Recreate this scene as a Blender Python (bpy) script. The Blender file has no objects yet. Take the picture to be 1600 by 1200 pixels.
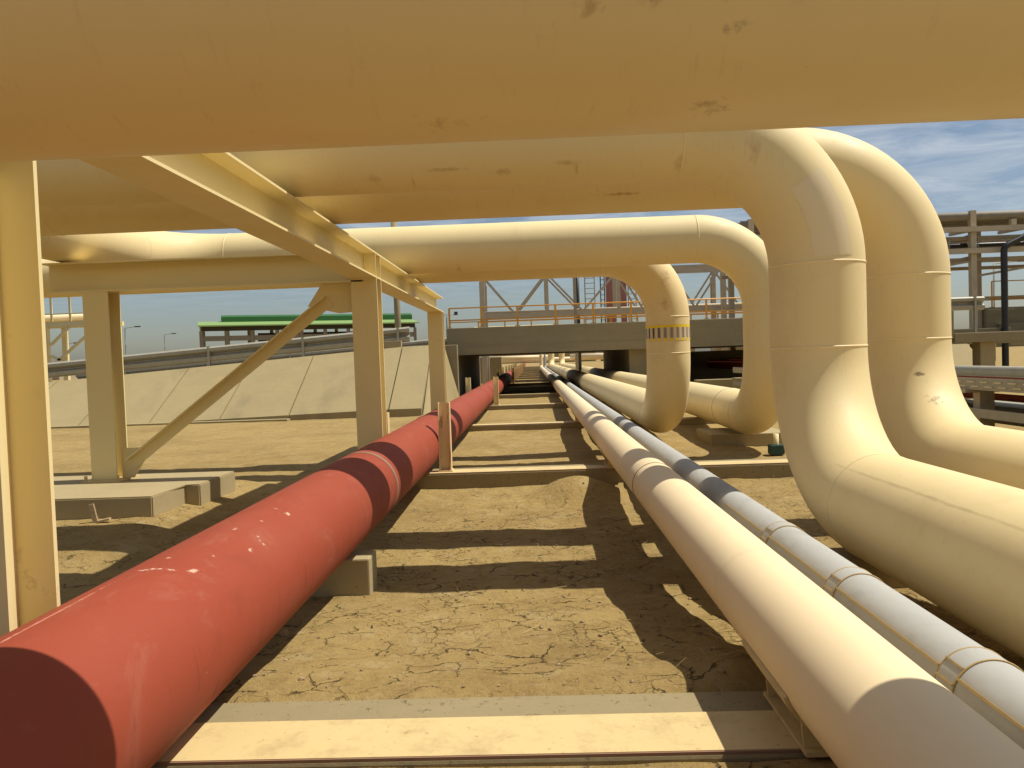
import bpy, bmesh, math, random
from mathutils import Vector, Matrix, noise
random.seed(7)
PI = math.pi
sc = bpy.context.scene
COL = sc.collection
H = 1.44                      # eye height above the yard

# ------------------------------------------------------------------ camera
def v3(*a): return Vector(a)
F = 1200.0
vY = v3(32, -40, F).normalized()
vX = v3(1, -.034, 0); vX.z = -(vX.x*vY.x + vX.y*vY.y)/vY.z; vX.normalize()
vZ = vX.cross(vY)
if vZ.y > 0: vZ = -vZ
M = Matrix((vX, vY, vZ))      # rows: camera axes of the world X, Y, Z
right = M @ v3(1, 0, 0); up = M @ v3(0, -1, 0); back = M @ v3(0, 0, -1)
cam = bpy.data.cameras.new('camera'); cam.lens = 27; cam.sensor_width = 36
cam.clip_start = .05; cam.clip_end = 6000
co = bpy.data.objects.new('camera', cam); COL.objects.link(co); sc.camera = co
m4 = Matrix((right, up, back)).transposed().to_4x4(); m4.translation = (0, 0, H)
co.matrix_world = m4

# ------------------------------------------------------------------ light
sd = v3(.55, .05, 1).normalized()
EL = math.asin(sd.z); AZ = math.atan2(sd.x, sd.y)
sl = bpy.data.lights.new('sun', 'SUN'); sl.energy = 5.0; sl.angle = math.radians(.53); sl.color = (1, .95, .84)
so = bpy.data.objects.new('sun', sl); COL.objects.link(so); so.rotation_euler = sd.to_track_quat('Z', 'Y').to_euler()
so.location = (20, 5, 40)
w = bpy.data.worlds.new('World'); sc.world = w; w.use_nodes = True
nt = w.node_tree; bg = nt.nodes['Background']
sky = nt.nodes.new('ShaderNodeTexSky'); sky.sky_type = 'NISHITA'; sky.sun_disc = False
sky.sun_elevation = EL; sky.sun_rotation = AZ; sky.air_density = 1.0; sky.dust_density = 1.4; sky.ozone_density = 1.0; sky.altitude = 50
tc = nt.nodes.new('ShaderNodeTexCoord')
sep = nt.nodes.new('ShaderNodeSeparateXYZ'); nt.links.new(tc.outputs['Generated'], sep.inputs[0])
# project the direction on a cloud deck, so the wisps lie flat
zz = nt.nodes.new('ShaderNodeMath'); zz.operation = 'MAXIMUM'; nt.links.new(sep.outputs[2], zz.inputs[0]); zz.inputs[1].default_value = .03
dx = nt.nodes.new('ShaderNodeMath'); dx.operation = 'DIVIDE'; nt.links.new(sep.outputs[0], dx.inputs[0]); nt.links.new(zz.outputs[0], dx.inputs[1])
dy = nt.nodes.new('ShaderNodeMath'); dy.operation = 'DIVIDE'; nt.links.new(sep.outputs[1], dy.inputs[0]); nt.links.new(zz.outputs[0], dy.inputs[1])
cb = nt.nodes.new('ShaderNodeCombineXYZ'); nt.links.new(dx.outputs[0], cb.inputs[0]); nt.links.new(dy.outputs[0], cb.inputs[1])
cn = nt.nodes.new('ShaderNodeTexNoise'); cn.inputs['Scale'].default_value = 1.5; cn.inputs['Detail'].default_value = 9; cn.inputs['Roughness'].default_value = .62; cn.inputs['Distortion'].default_value = .6
nt.links.new(cb.outputs[0], cn.inputs['Vector'])
cr = nt.nodes.new('ShaderNodeValToRGB'); cr.color_ramp.elements[0].position = .38; cr.color_ramp.elements[1].position = .8
cr.color_ramp.elements[1].color = (.75, .75, .75, 1)
nt.links.new(cn.outputs[0], cr.inputs[0])
hz = nt.nodes.new('ShaderNodeMapRange'); nt.links.new(sep.outputs[2], hz.inputs[0]); hz.inputs[1].default_value = .06; hz.inputs[2].default_value = .2
cm = nt.nodes.new('ShaderNodeMath'); cm.operation = 'MULTIPLY'; nt.links.new(cr.outputs[0], cm.inputs[0]); nt.links.new(hz.outputs[0], cm.inputs[1])
mx = nt.nodes.new('ShaderNodeMix'); mx.data_type = 'RGBA'
nt.links.new(cm.outputs[0], mx.inputs[0]); nt.links.new(sky.outputs[0], mx.inputs[6]); mx.inputs[7].default_value = (9.0, 9.4, 9.6, 1)
nt.links.new(mx.outputs[2], bg.inputs[0]); bg.inputs[1].default_value = .078
sc.view_settings.view_transform = 'Standard'; sc.view_settings.look = 'None'; sc.view_settings.exposure = .12; sc.view_settings.gamma = 1

# ------------------------------------------------------------------ materials
class Mat:
    def __init__(s, name, col, rough=.6, metal=0, spec=.5):
        s.m = bpy.data.materials.new(name); s.m.use_nodes = True; s.t = s.m.node_tree
        s.b = s.t.nodes['Principled BSDF']; s.b.inputs['Roughness'].default_value = rough; s.b.inputs['Metallic'].default_value = metal
        s.b.inputs['Specular IOR Level'].default_value = spec
        r = s.n('ShaderNodeRGB'); r.outputs[0].default_value = (*col, 1); s.c = r.outputs[0]
        g = s.n('ShaderNodeNewGeometry'); s.pos = g.outputs['Position']; s.geo = g
        s.link(s.c, s.b.inputs['Base Color']); s.h = None
    def n(s, k): return s.t.nodes.new(k)
    def link(s, a, b): s.t.links.new(a, b)
    def math(s, op, a, b=None):
        q = s.n('ShaderNodeMath'); q.operation = op
        for i, x in enumerate((a, b)):
            if x is None: continue
            if isinstance(x, (int, float)): q.inputs[i].default_value = x
            else: s.link(x, q.inputs[i])
        return q.outputs[0]
    def vec(s, scale=(1, 1, 1), off=(0, 0, 0)):
        q = s.n('ShaderNodeMapping'); s.link(s.pos, q.inputs[0]); q.inputs['Scale'].default_value = scale; q.inputs['Location'].default_value = off
        return q.outputs[0]
    def noise(s, scale, detail=4, rough=.55, vec=None, dist=0):
        q = s.n('ShaderNodeTexNoise'); q.inputs['Scale'].default_value = scale; q.inputs['Detail'].default_value = detail
        q.inputs['Roughness'].default_value = rough; q.inputs['Distortion'].default_value = dist
        s.link(vec or s.pos, q.inputs['Vector']); return q.outputs[0]
    def ramp(s, x, a, b, lo=0, hi=1):
        q = s.n('ShaderNodeMapRange'); s.link(x, q.inputs[0]); q.inputs[1].default_value = a; q.inputs[2].default_value = b
        q.inputs[3].default_value = lo; q.inputs[4].default_value = hi; return q.outputs[0]
    def mix(s, fac, col, mode='MIX'):
        q = s.n('ShaderNodeMix'); q.data_type = 'RGBA'; q.blend_type = mode
        if isinstance(fac, (int, float)): q.inputs[0].default_value = fac
        else: s.link(fac, q.inputs[0])
        s.link(s.c, q.inputs[6])
        if isinstance(col, tuple): q.inputs[7].default_value = (*col, 1)
        else: s.link(col, q.inputs[7])
        s.c = q.outputs[2]; s.link(s.c, s.b.inputs['Base Color']); return s
    def bump(s, hgt, strength=.3, dist=.02):
        q = s.n('ShaderNodeBump'); q.inputs['Strength'].default_value = strength; q.inputs['Distance'].default_value = dist
        s.link(hgt, q.inputs['Height'])
        if s.h: s.link(s.h, q.inputs['Normal'])
        s.h = q.outputs[0]; s.link(s.h, s.b.inputs['Normal']); return s
    def spot(s, c, r, col, amt=.8, scale=14, edge=.25, nz=.9, stretch=(1, 1, 1)):
        """an irregular mark of its own shape about the point c with half-axes r"""
        q = s.n('ShaderNodeVectorMath'); q.operation = 'SUBTRACT'; s.link(s.pos, q.inputs[0]); q.inputs[1].default_value = c
        d = s.n('ShaderNodeVectorMath'); d.operation = 'DIVIDE'; s.link(q.outputs[0], d.inputs[0]); d.inputs[1].default_value = r
        l = s.n('ShaderNodeVectorMath'); l.operation = 'LENGTH'; s.link(d.outputs[0], l.inputs[0])
        k = s.noise(scale, 5, .6, s.vec(stretch))
        e = s.math('ADD', l.outputs['Value'], s.math('MULTIPLY', s.math('SUBTRACT', k, .5), nz*4))
        f = s.ramp(e, 1, 1-edge, 0, amt); return s.mix(f, col)

CREAM = (.74, .59, .305)
def paint(name, col=CREAM, rough=.57, dirt=.5, streak=True):
    a = Mat(name, col, rough, 0, .38)
    a.mix(a.ramp(a.noise(.9, 5), .35, .75, 0, .22), tuple(c*.8 for c in col))
    a.mix(a.ramp(a.noise(7, 6, .7), .62, .8, 0, .28*dirt), (.33, .2, .08))
    a.mix(a.ramp(a.noise(38, 4, .7), .71, .78, 0, .55*dirt), (.22, .12, .05))
    a.mix(a.ramp(a.noise(2.2, 3, .6), .55, .8, 0, .25), tuple(min(1, c*1.09) for c in col))
    r = a.ramp(a.noise(5, 4), .3, .7, rough-.06, rough+.12); a.link(r, a.b.inputs['Roughness'])
    a.bump(a.noise(55, 3), .04, .004); a.bump(a.noise(4, 2), .05, .02)
    return a
XA_ = 1.93
m_loop = paint('cream_pipe_paint')
# smudged dirt and rubbed rust along the underside of the crossing pipes
for (x, z, rx, rz) in ((-.15, 2.665, .07, .022), (.28, 2.70, .10, .02), (.33, 2.66, .012, .06), (-.5, 2.69, .16, .012), (1.0, 2.67, .05, .05), (-1.0, 2.65, .05, .03), (1.45, 2.72, .05, .09), (-.75, 2.64, .012, .05)):
    m_loop.spot((x, 5.0, z), (rx, .25, rz), (.40, .24, .08), .5, 22, .9, .6, (1, 1, .5))
m_loop.spot((.75, 6.05, 2.70), (.2, .25, .012), (.35, .22, .08), .6, 22, .8, .7)
m_loop.mix(m_loop.ramp(m_loop.noise(9, 5, .7, m_loop.vec((5, 1, .6))), .58, .8, 0, .3), (.45, .29, .12))
m_loop.mix(m_loop.ramp(m_loop.noise(1.7, 6, .7, m_loop.vec((1, 1, 1), (5, 5, 5))), .55, .7, 0, .3), (.58, .43, .2))
for (x, y, z, r) in ((1.87, 10.7, 2.5, .09), (1.85, 10.7, 2.12, .07), (-.9, 9.8, 2.6, .05)):
    m_loop.spot((x, y, z), (r, .3, r*1.5), (.40, .24, .08), .45, 24, .8, .8)
m_loop.spot((2.98, 6.0, 1.02), (.07, .3, .045), (.2, .13, .05), .75, 30, .5, .6)
m_loop.spot((2.95, 6.0, 1.22), (.04, .3, .02), (.16, .11, .05), .8, 30, .5, .5)
for y0 in (3.0, 4.0):
    m_loop.spot((XA_-.2, y0-.3, .533+.235), (.012, .9, .012), (.42, .31, .15), .55, 9, .9, .5, (3, .5, 3))
m_over = paint('overhead_pipe_paint', CREAM, .42, .6)
for c, r, col, am in (((.36, 1.3, 2.06), (.05, .1, .028), (.2, .13, .12), .75), ((.37, 1.3, 2.005), (.045, .1, .014), (.2, .13, .12), .8),
                      ((.22, 1.3, 2.07), (.06, .1, .04), (.28, .13, .04), .7), ((.12, 1.3, 2.04), (.03, .1, .02), (.25, .12, .04), .5),
                      ((.36, 1.45, 1.915), (.05, .1, .012), (.25, .14, .05), .8), ((-.15, 1.45, 1.91), (.12, .1, .01), (.3, .17, .05), .6),
                      ((.95, 1.3, 2.06), (.03, .1, .02), (.12, .07, .03), .7)):
    m_over.spot(c, (r[0]*.8, r[1], r[2]*.8), col, am*.8, 40, .8, .8)
m_over.mix(m_over.ramp(m_over.noise(9, 5, .65, m_over.vec((5, 1, .6))), .6, .8, 0, .25), (.42, .26, .1))
m_small = paint('cream_line_paint', (.78, .62, .375), .5, .35)
m_patch = paint('touched_up_paint', (.74, .60, .37), .35, .1)
m_bead = paint('weld_bead_paint', (.78, .62, .34), .4, .2)
m_steel = paint('cream_steel_paint', (.75, .625, .32), .5, .5)
m_steel.mix(m_steel.ramp(m_steel.noise(3, 5, .7), .66, .74, 0, .5), (.24, .11, .04))
m_plate = paint('sleeper_plate_paint', (.57, .435, .205), .62, .9)
m_plate.mix(m_plate.ramp(m_plate.noise(7, 7, .75), .5, .7, 0, .6), (.36, .26, .125))
m_plate.mix(m_plate.ramp(m_plate.noise(30, 5, .7), .62, .7, 0, .6), (.24, .13, .05))
m_plate.bump(m_plate.noise(18, 5, .7), .2, .006)
m_rust = paint('rusty_stub_paint', (.7, .53, .3), .5, .7)
m_rust.mix(m_rust.ramp(m_rust.noise(6, 5, .7, m_rust.vec((3.5, 3.5, .5))), .53, .64, 0, .75), (.27, .09, .025))

m_red = Mat('red_oxide_paint', (.265, .046, .02), .72, 0, .3)
m_red.mix(m_red.ramp(m_red.noise(1.3, 5, .6), .4, .75, 0, .4), (.29, .066, .034))
m_red.mix(m_red.ramp(m_red.noise(3.2, 6, .7, m_red.vec((1, .35, 1))), .52, .8, 0, .35), (.31, .09, .052))
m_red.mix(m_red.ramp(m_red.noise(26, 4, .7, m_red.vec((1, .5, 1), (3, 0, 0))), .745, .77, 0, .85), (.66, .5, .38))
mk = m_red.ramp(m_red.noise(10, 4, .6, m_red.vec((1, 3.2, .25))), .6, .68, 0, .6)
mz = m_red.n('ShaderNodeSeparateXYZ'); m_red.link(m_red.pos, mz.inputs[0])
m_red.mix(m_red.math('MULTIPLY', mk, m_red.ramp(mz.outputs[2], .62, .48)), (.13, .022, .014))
rnd = random.Random(3)
for c, r in [((-1.33+.013*i+rnd.uniform(-.01, .01), 2.52+.006*i, .775), (rnd.uniform(.006, .02), .007, .05)) for i in range(7)] + [
        ((rnd.uniform(-1.35, -1.12), rnd.uniform(2.4, 3.7), .75), (rnd.uniform(.004, .011), rnd.uniform(.006, .022), .09)) for i in range(13)]:
    m_red.spot(c, r, (.66, .47, .35), .75, 90, .9, .85)
m_red.spot((-1.36, 2.02, .77), (.006, .42, .05), (.62, .27, .2), .7, 40, .6, .7)
m_red.mix(m_red.ramp(m_red.noise(2.1, 6, .75, m_red.vec((2, 1, .5), (3, 1, 2)), 1.5), .55, .72, 0, .28), (.36, .17, .12))
m_red.mix(m_red.ramp(m_red.noise(8, 5, .7, m_red.vec((1, .5, 1), (7, 1, 2))), .56, .75, 0, .35), (.19, .035, .018))
m_red.bump(m_red.noise(70, 3), .06, .004); m_red.bump(m_red.noise(5, 2), .04, .02)
m_band = Mat('bare_weld_band', (.23, .14, .085), .6); m_band.mix(m_band.ramp(m_band.noise(30, 4), .4, .7, 0, .5), (.3, .12, .07))

m_clad = Mat('grey_cladding', (.385, .38, .35), .75, 0, .2)
m_clad.mix(m_clad.ramp(m_clad.noise(2.4, 5, .65), .4, .75, 0, .55), (.36, .355, .335))
m_clad.mix(m_clad.ramp(m_clad.noise(14, 5, .7), .6, .8, 0, .3), (.42, .36, .25))
m_clad.mix(m_clad.ramp(m_clad.noise(5, 6, .75, m_clad.vec((1, .4, 1), (2, 2, 2)), .8), .52, .7, 0, .4), (.25, .245, .225))
m_clad.bump(m_clad.noise(2.2, 3), .3, .05); m_clad.bump(m_clad.noise(6, 3), .12, .03)
m_seam = Mat('yellowed_sealant', (.42, .29, .11), .6); m_seam.mix(m_seam.ramp(m_seam.noise(40, 3), .4, .7, 0, .5), (.3, .2, .08))

def concrete(name, col=(.365, .29, .155), spots=True):
    a = Mat(name, col, .85, 0, .25)
    a.mix(a.ramp(a.noise(1.1, 6, .65), .35, .75, 0, .5), tuple(c*.76 for c in col))
    a.mix(a.ramp(a.noise(9, 6, .7), .45, .8, 0, .35), tuple(c*1.18 for c in col))
    if spots: a.mix(a.ramp(a.noise(46, 3, .6), .66, .72, 0, .6), tuple(c*.4 for c in col))
    a.bump(a.noise(60, 5), .25, .006); a.bump(a.noise(5, 4), .15, .03)
    return a
m_conc = concrete('concrete')
m_concs = concrete('sleeper_concrete', (.27, .215, .115))
m_concs.mix(m_concs.ramp(m_concs.noise(28, 4, .7), .6, .68, 0, .7), (.08, .065, .04))
m_conc2 = concrete('bridge_concrete', (.29, .24, .14), False)
m_conc2.mix(m_conc2.ramp(m_conc2.noise(2.2, 6, .7, m_conc2.vec((.35, 1, 1.6))), .5, .75, 0, .45), (.18, .145, .085))
m_slab = concrete('slope_paving_concrete', (.33, .26, .128), False)
m_slab.mix(m_slab.ramp(m_slab.noise(.55, 5, .6, m_slab.vec((1.4, .7, .7))), .55, .68, 0, .55), (.215, .17, .095))
m_slab.mix(m_slab.ramp(m_slab.noise(.8, 3, .6, m_slab.vec((1, .6, .6), (4, 2, 0))), .68, .74, 0, .35), (.45, .29, .12))
m_dark = Mat('joint_and_eaves_shade', (.05, .043, .03), .9)  # near-black for panel joints and for shade painted into the shed
m_zinc = Mat('weathered_galvanised_steel', (.36, .335, .255), .5, .12)
m_zinc.mix(m_zinc.ramp(m_zinc.noise(6, 5), .4, .8, 0, .5), (.24, .20, .135))
m_orange = Mat('orange_handrail_paint', (.70, .33, .03), .45); m_orange.mix(m_orange.ramp(m_orange.noise(5, 4), .5, .8, 0, .4), (.5, .25, .05))
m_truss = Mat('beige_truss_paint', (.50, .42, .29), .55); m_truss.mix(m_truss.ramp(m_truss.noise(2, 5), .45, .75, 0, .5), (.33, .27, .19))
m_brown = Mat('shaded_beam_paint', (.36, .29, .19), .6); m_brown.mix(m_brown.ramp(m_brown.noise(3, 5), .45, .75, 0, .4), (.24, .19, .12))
m_dust = Mat('dusty_grey_brown_pipe', (.24, .205, .15), .7); m_dust.mix(m_dust.ramp(m_dust.noise(3, 5), .4, .75, 0, .6), (.16, .135, .1))
m_black = Mat('black_paint', (.015, .015, .017), .4); m_black.mix(m_black.ramp(m_black.noise(9, 3), .4, .8, 0, .5), (.03, .028, .025))
m_col = Mat('dusky_red_paint', (.36, .155, .125), .65); m_col.mix(m_col.ramp(m_col.noise(1.2, 5), .4, .8, 0, .5), (.36, .17, .13))
m_green = Mat('dark_green_sheet', (.022, .11, .02), .5); m_green.mix(m_green.ramp(m_green.noise(.3, 3), .4, .8, 0, .4), (.03, .13, .025))
m_lime = Mat('pale_green_sheet', (.2, .31, .09), .6); m_lime.mix(m_lime.ramp(m_lime.noise(.3, 3), .4, .8, 0, .4), (.23, .33, .12))
m_valve = Mat('green_valve_paint', (.008, .05, .035), .5); m_valve.mix(m_valve.ramp(m_valve.noise(20, 3), .5, .8, 0, .5), (.05, .08, .05))
m_wood = Mat('weathered_timber', (.42, .3, .16), .8); m_wood.mix(m_wood.ramp(m_wood.noise(9, 5, .6, m_wood.vec((.5, 6, 6))), .4, .7, 0, .5), (.25, .16, .08))
m_straw = Mat('dry_straw', (.42, .30, .12), .8); m_straw.mix(m_straw.ramp(m_straw.noise(3, 3), .4, .7, 0, .6), (.27, .18, .075))
m_stone = Mat('pebble', (.33, .235, .12), .9); m_stone.mix(m_stone.ramp(m_stone.noise(9, 2), .4, .7, 0, .8), (.17, .115, .055))
m_road = Mat('dusty_road', (.22, .18, .13), .9); m_road.mix(m_road.ramp(m_road.noise(.7, 5), .4, .7, 0, .6), (.3, .22, .14))
m_lens = Mat('floodlight_casing', (.03, .035, .04), .3); m_lens.mix(m_lens.ramp(m_lens.noise(9, 3), .4, .8, 0, .5), (.05, .05, .05))

# printed marker tape: yellow edges, bars between; angle measured about the tape's own axis
m_tape = Mat('printed_marker_tape', (.60, .50, .34), .45)
q = m_tape.n('ShaderNodeTexCoord'); s3 = m_tape.n('ShaderNodeSeparateXYZ'); m_tape.link(q.outputs['Object'], s3.inputs[0])
an = m_tape.math('MULTIPLY', m_tape.math('ARCTAN2', s3.outputs[1], s3.outputs[0]), 22/(2*PI))
fr = m_tape.math('FRACT', m_tape.math('ADD', an, 50))
bar = m_tape.math('LESS_THAN', m_tape.math('ABSOLUTE', m_tape.math('SUBTRACT', fr, .5)), .17)
side = m_tape.math('LESS_THAN', m_tape.math('ABSOLUTE', m_tape.math('SUBTRACT', fr, .5)), .31)
az = m_tape.math('ABSOLUTE', s3.outputs[2])
mid = m_tape.math('LESS_THAN', az, .073)
m_tape.mix(m_tape.math('MULTIPLY', m_tape.math('MULTIPLY', side, mid), .6), (.3, .22, .16))
m_tape.mix(m_tape.math('MULTIPLY', m_tape.math('MULTIPLY', bar, mid), m_tape.ramp(m_tape.noise(2.1, 1), .4, .6, .45, .95)), (.05, .02, .01))
top = m_tape.math('GREATER_THAN', s3.outputs[2], .073)
low = m_tape.math('MULTIPLY', m_tape.math('LESS_THAN', s3.outputs[2], -.073), side)
m_tape.mix(m_tape.math('MAXIMUM', top, low), (.78, .54, .006))

# cracked dry earth
m_soil = Mat('cracked_dry_earth', (.345, .242, .09), .95, 0, .15)
big = m_soil.noise(.55, 6, .6); m_soil.mix(m_soil.ramp(big, .42, .68, 0, .6), (.205, .132, .045))
m_soil.mix(m_soil.ramp(m_soil.noise(2.6, 7, .68), .45, .75, 0, .5), (.37, .275, .125))
m_soil.mix(m_soil.ramp(m_soil.noise(7, 6, .7), .5, .75, 0, .55), (.19, .12, .042))
m_soil.mix(m_soil.ramp(m_soil.noise(1.15, 7, .72, m_soil.vec((1, 1.6, 1), (2, 7, 0))), .54, .66, 0, .42), (.185, .12, .045))
m_soil.mix(m_soil.ramp(m_soil.noise(17, 6, .75, m_soil.vec((1, 1.5, 1), (1, 3, 0))), .54, .66, 0, .5), (.17, .11, .045))
m_soil.mix(m_soil.ramp(m_soil.noise(4.3, 6, .75, m_soil.vec((1, 1, 1), (8, 3, 0))), .54, .64, 0, .45), (.42, .33, .17))
m_soil.mix(m_soil.ramp(m_soil.noise(60, 4, .7), .6, .7, 0, .65), (.11, .072, .033))
m_soil.mix(m_soil.ramp(m_soil.noise(34, 3, .6, m_soil.vec((1, 1, 1), (9, 4, 0))), .70, .74, 0, .7), (.42, .35, .24))
wv = m_soil.n('ShaderNodeVectorMath'); wv.operation = 'MULTIPLY_ADD'
nn = m_soil.n('ShaderNodeTexNoise'); nn.inputs['Scale'].default_value = 5; nn.inputs['Detail'].default_value = 6; nn.inputs['Roughness'].default_value = .65; m_soil.link(m_soil.pos, nn.inputs['Vector'])
m_soil.link(nn.outputs['Color'], wv.inputs[0]); wv.inputs[1].default_value = (.26, .26, .0); m_soil.link(m_soil.pos, wv.inputs[2])
def crack(scale, width):
    v = m_soil.n('ShaderNodeTexVoronoi'); v.voronoi_dimensions = '2D'; v.feature = 'DISTANCE_TO_EDGE'; v.inputs['Scale'].default_value = scale; m_soil.link(wv.outputs[0], v.inputs['Vector'])
    return m_soil.ramp(v.outputs['Distance'], width, width*.25, 0, 1)
k1 = m_soil.math('MULTIPLY', crack(4.6, .026), m_soil.ramp(m_soil.noise(3.1, 4, .7), .5, .6))
k2 = m_soil.math('MULTIPLY', crack(11, .035), m_soil.ramp(m_soil.noise(2.2, 4, .6, m_soil.vec((1, 1, 1), (5, 1, 0))), .53, .63, 0, .75))
kk = m_soil.math('MAXIMUM', k1, k2)
sp = m_soil.n('ShaderNodeSeparateXYZ'); m_soil.link(m_soil.pos, sp.inputs[0])
near = m_soil.ramp(sp.outputs[1], 9, 5)
kk = m_soil.math('MULTIPLY', kk, near)
m_soil.mix(kk, (.04, .024, .011))
m_soil.bump(m_soil.noise(3.5, 8, .7), .6, .09); m_soil.bump(m_soil.noise(22, 7, .8), .6, .022); m_soil.bump(m_soil.math('MULTIPLY', kk, -1), .9, .03)

# ------------------------------------------------------------------ mesh helpers
class MB:
    def __init__(s): s.b = bmesh.new()
    def box(s, x0, x1, y0, y1, z0, z1, bev=0):
        vs = [s.b.verts.new(p) for p in ((x0, y0, z0), (x1, y0, z0), (x1, y1, z0), (x0, y1, z0), (x0, y0, z1), (x1, y0, z1), (x1, y1, z1), (x0, y1, z1))]
        fs = [s.b.faces.new([vs[i] for i in f]) for f in ((3, 2, 1, 0), (4, 5, 6, 7), (0, 1, 5, 4), (1, 2, 6, 5), (2, 3, 7, 6), (3, 0, 4, 7))]
        if bev:
            es = list({e for f in fs for e in f.edges}); bmesh.ops.bevel(s.b, geom=es, offset=bev, segments=2, affect='EDGES', profile=.6)
        return s
    def bar(s, a, b, r, n=10, ry=None, cap=True):
        a = Vector(a); b = Vector(b); d = (b-a).normalized(); u = d.orthogonal().normalized() if abs(d.z) > .95 else d.cross(v3(0, 0, 1)).normalized(); w_ = d.cross(u)
        off = PI/4 if n == 4 else 0
        rings = [[s.b.verts.new(p + u*math.cos(t)*r + w_*math.sin(t)*(ry or r)) for t in [off+2*PI*i/n for i in range(n)]] for p in (a, b)]
        for i in range(n):
            f = s.b.faces.new((rings[0][i], rings[0][(i+1) % n], rings[1][(i+1) % n], rings[1][i])); f.smooth = n > 6
        if cap: s.b.faces.new(rings[0][::-1]); s.b.faces.new(rings[1])
        return s
    def prism(s, poly, a, b, u, v):
        """polygon in the plane (u,v), extruded from a to b"""
        a = Vector(a); b = Vector(b); u = Vector(u); v = Vector(v)
        r = [[s.b.verts.new(p+u*x+v*y) for x, y in poly] for p in (a, b)]; n = len(poly)
        for i in range(n): s.b.faces.new((r[0][i], r[0][(i+1) % n], r[1][(i+1) % n], r[1][i]))
        s.b.faces.new(r[0][::-1]); s.b.faces.new(r[1]); return s
    def ibeam(s, a, b, w_, h, tf, tw, u, v):
        """I section: w_ along u, h along v"""
        x, y, t, k = w_/2, h/2, tf, tw/2
        return s.prism([(-x, -y), (x, -y), (x, -y+t), (k, -y+t), (k, y-t), (x, y-t), (x, y), (-x, y), (-x, y-t), (-k, y-t), (-k, -y+t), (-x, -y+t)], a, b, u, v)
    def ringtube(s, pts, r, n=64, cap=False):
        """tube through a list of (point, tangent, normal)"""
        rings = []
        for p, t, u in pts:
            w_ = t.cross(u); rr = r
            rings.append([s.b.verts.new(p + u*math.cos(a)*rr + w_*math.sin(a)*rr) for a in [2*PI*i/n for i in range(n)]])
        for A, B in zip(rings, rings[1:]):
            for i in range(n):
                f = s.b.faces.new((A[i], A[(i+1) % n], B[(i+1) % n], B[i])); f.smooth = True
        if cap:
            for R_ in (rings[0][::-1], rings[-1]): s.b.faces.new([s.b.verts.new(v.co) for v in R_])
        return s
    def torus(s, c, ax, R, r, n=64, k=8, flat=1.0):
        ax = Vector(ax).normalized(); u = ax.orthogonal().normalized(); w_ = ax.cross(u); c = Vector(c); rings = []
        for i in range(n):
            a = 2*PI*i/n; d = u*math.cos(a)+w_*math.sin(a)
            rings.append([s.b.verts.new(c + d*(R+r*math.cos(t)) + ax*r*flat*math.sin(t)) for t in [2*PI*j/k for j in range(k)]])
        for i in range(n):
            for j in range(k):
                A, B = rings[i], rings[(i+1) % n]; f = s.b.faces.new((A[j], B[j], B[(j+1) % k], A[(j+1) % k])); f.smooth = True
        return s
    def build(s, name, mat, parent=None, origin=None):
        o_ = Vector(origin) if origin is not None else (parent['_o'] if False else None)
        if o_ is None: o_ = BASE.get(parent.name, v3(0, 0, 0)) if parent else v3(0, 0, 0)
        bmesh.ops.recalc_face_normals(s.b, faces=s.b.faces[:])
        for v in s.b.verts: v.co -= o_
        me = bpy.data.meshes.new(name); s.b.to_mesh(me); s.b.free()
        me.materials.append(mat.m if isinstance(mat, Mat) else mat)
        ob = bpy.data.objects.new(name, me); COL.objects.link(ob)
        if parent:
            ob.parent = parent; ob.location = o_ - BASE.get(parent.name, v3(0, 0, 0)); BASE[ob.name] = o_
        else: ob.location = o_; BASE[ob.name] = o_
        return ob
BASE = {}
def tag(o, label, cat, group=None, kind=None):
    if label: o['label'] = label
    if cat: o['category'] = cat
    if group: o['group'] = group
    if kind: o['kind'] = kind
    return o
def thing(name, label, cat, loc=(0, 0, 0), group=None):
    o = bpy.data.objects.new(name, None); COL.objects.link(o); o.location = loc; o.empty_display_size = .2
    BASE[o.name] = Vector(loc); return tag(o, label, cat, group)
def copy_tree(o, parent=None):
    c = o.copy(); COL.objects.link(c)
    if parent: c.parent = parent
    for ch in list(o.children): copy_tree(ch, c)
    return c

def route(corners, R):
    """filleted polyline -> list of ('straight'|'elbow', [(p,t,u)...])"""
    P = [Vector(c) for c in corners]; out = []; cur = P[0]
    d0 = (P[1]-P[0]).normalized(); u = d0.orthogonal().normalized()
    for i in range(1, len(P)):
        d = (P[i]-P[i-1]).normalized()
        if i == len(P)-1:
            L = (P[i]-cur).length; n = max(1, int(L/.6)); out.append(('straight', [(cur.lerp(P[i], k/n), d, u) for k in range(n+1)])); break
        e = (P[i+1]-P[i]).normalized(); ang = d.angle(e); t = R*math.tan(ang/2)
        a = P[i]-d*t; L = (a-cur).length; n = max(1, int(L/.6))
        out.append(('straight', [(cur.lerp(a, k/n), d, u.copy()) for k in range(n+1)]))
        axis = d.cross(e).normalized(); c = a + axis.cross(d)*R; arc = []; N = 22
        for k in range(N+1):
            q_ = Matrix.Rotation(ang*k/N, 3, axis); arc.append((c+q_@(a-c), (q_@d).normalized(), (q_@u).normalized()))
        out.append(('elbow', arc)); u = arc[-1][2]; cur = P[i]+e*t
    return out
SKIP = None
def pipe(root, corners, R, r, mat, bead=True, seg=64):
    rt = route(corners, R)
    for i, (k, pts) in enumerate(rt):
        if k == 'straight' and (pts[0][0]-pts[-1][0]).length < .02: continue
        MB().ringtube(pts, r, seg, cap=(i in (0, len(rt)-1))).build('pipe_run' if k == 'straight' else 'elbow', mat, root)
        if bead and i and not (root is SKIP and i == 1): MB().torus(pts[0][0], pts[0][1], r, .0042, seg, 6, 2).build('weld_bead', m_bead, root)

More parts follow.
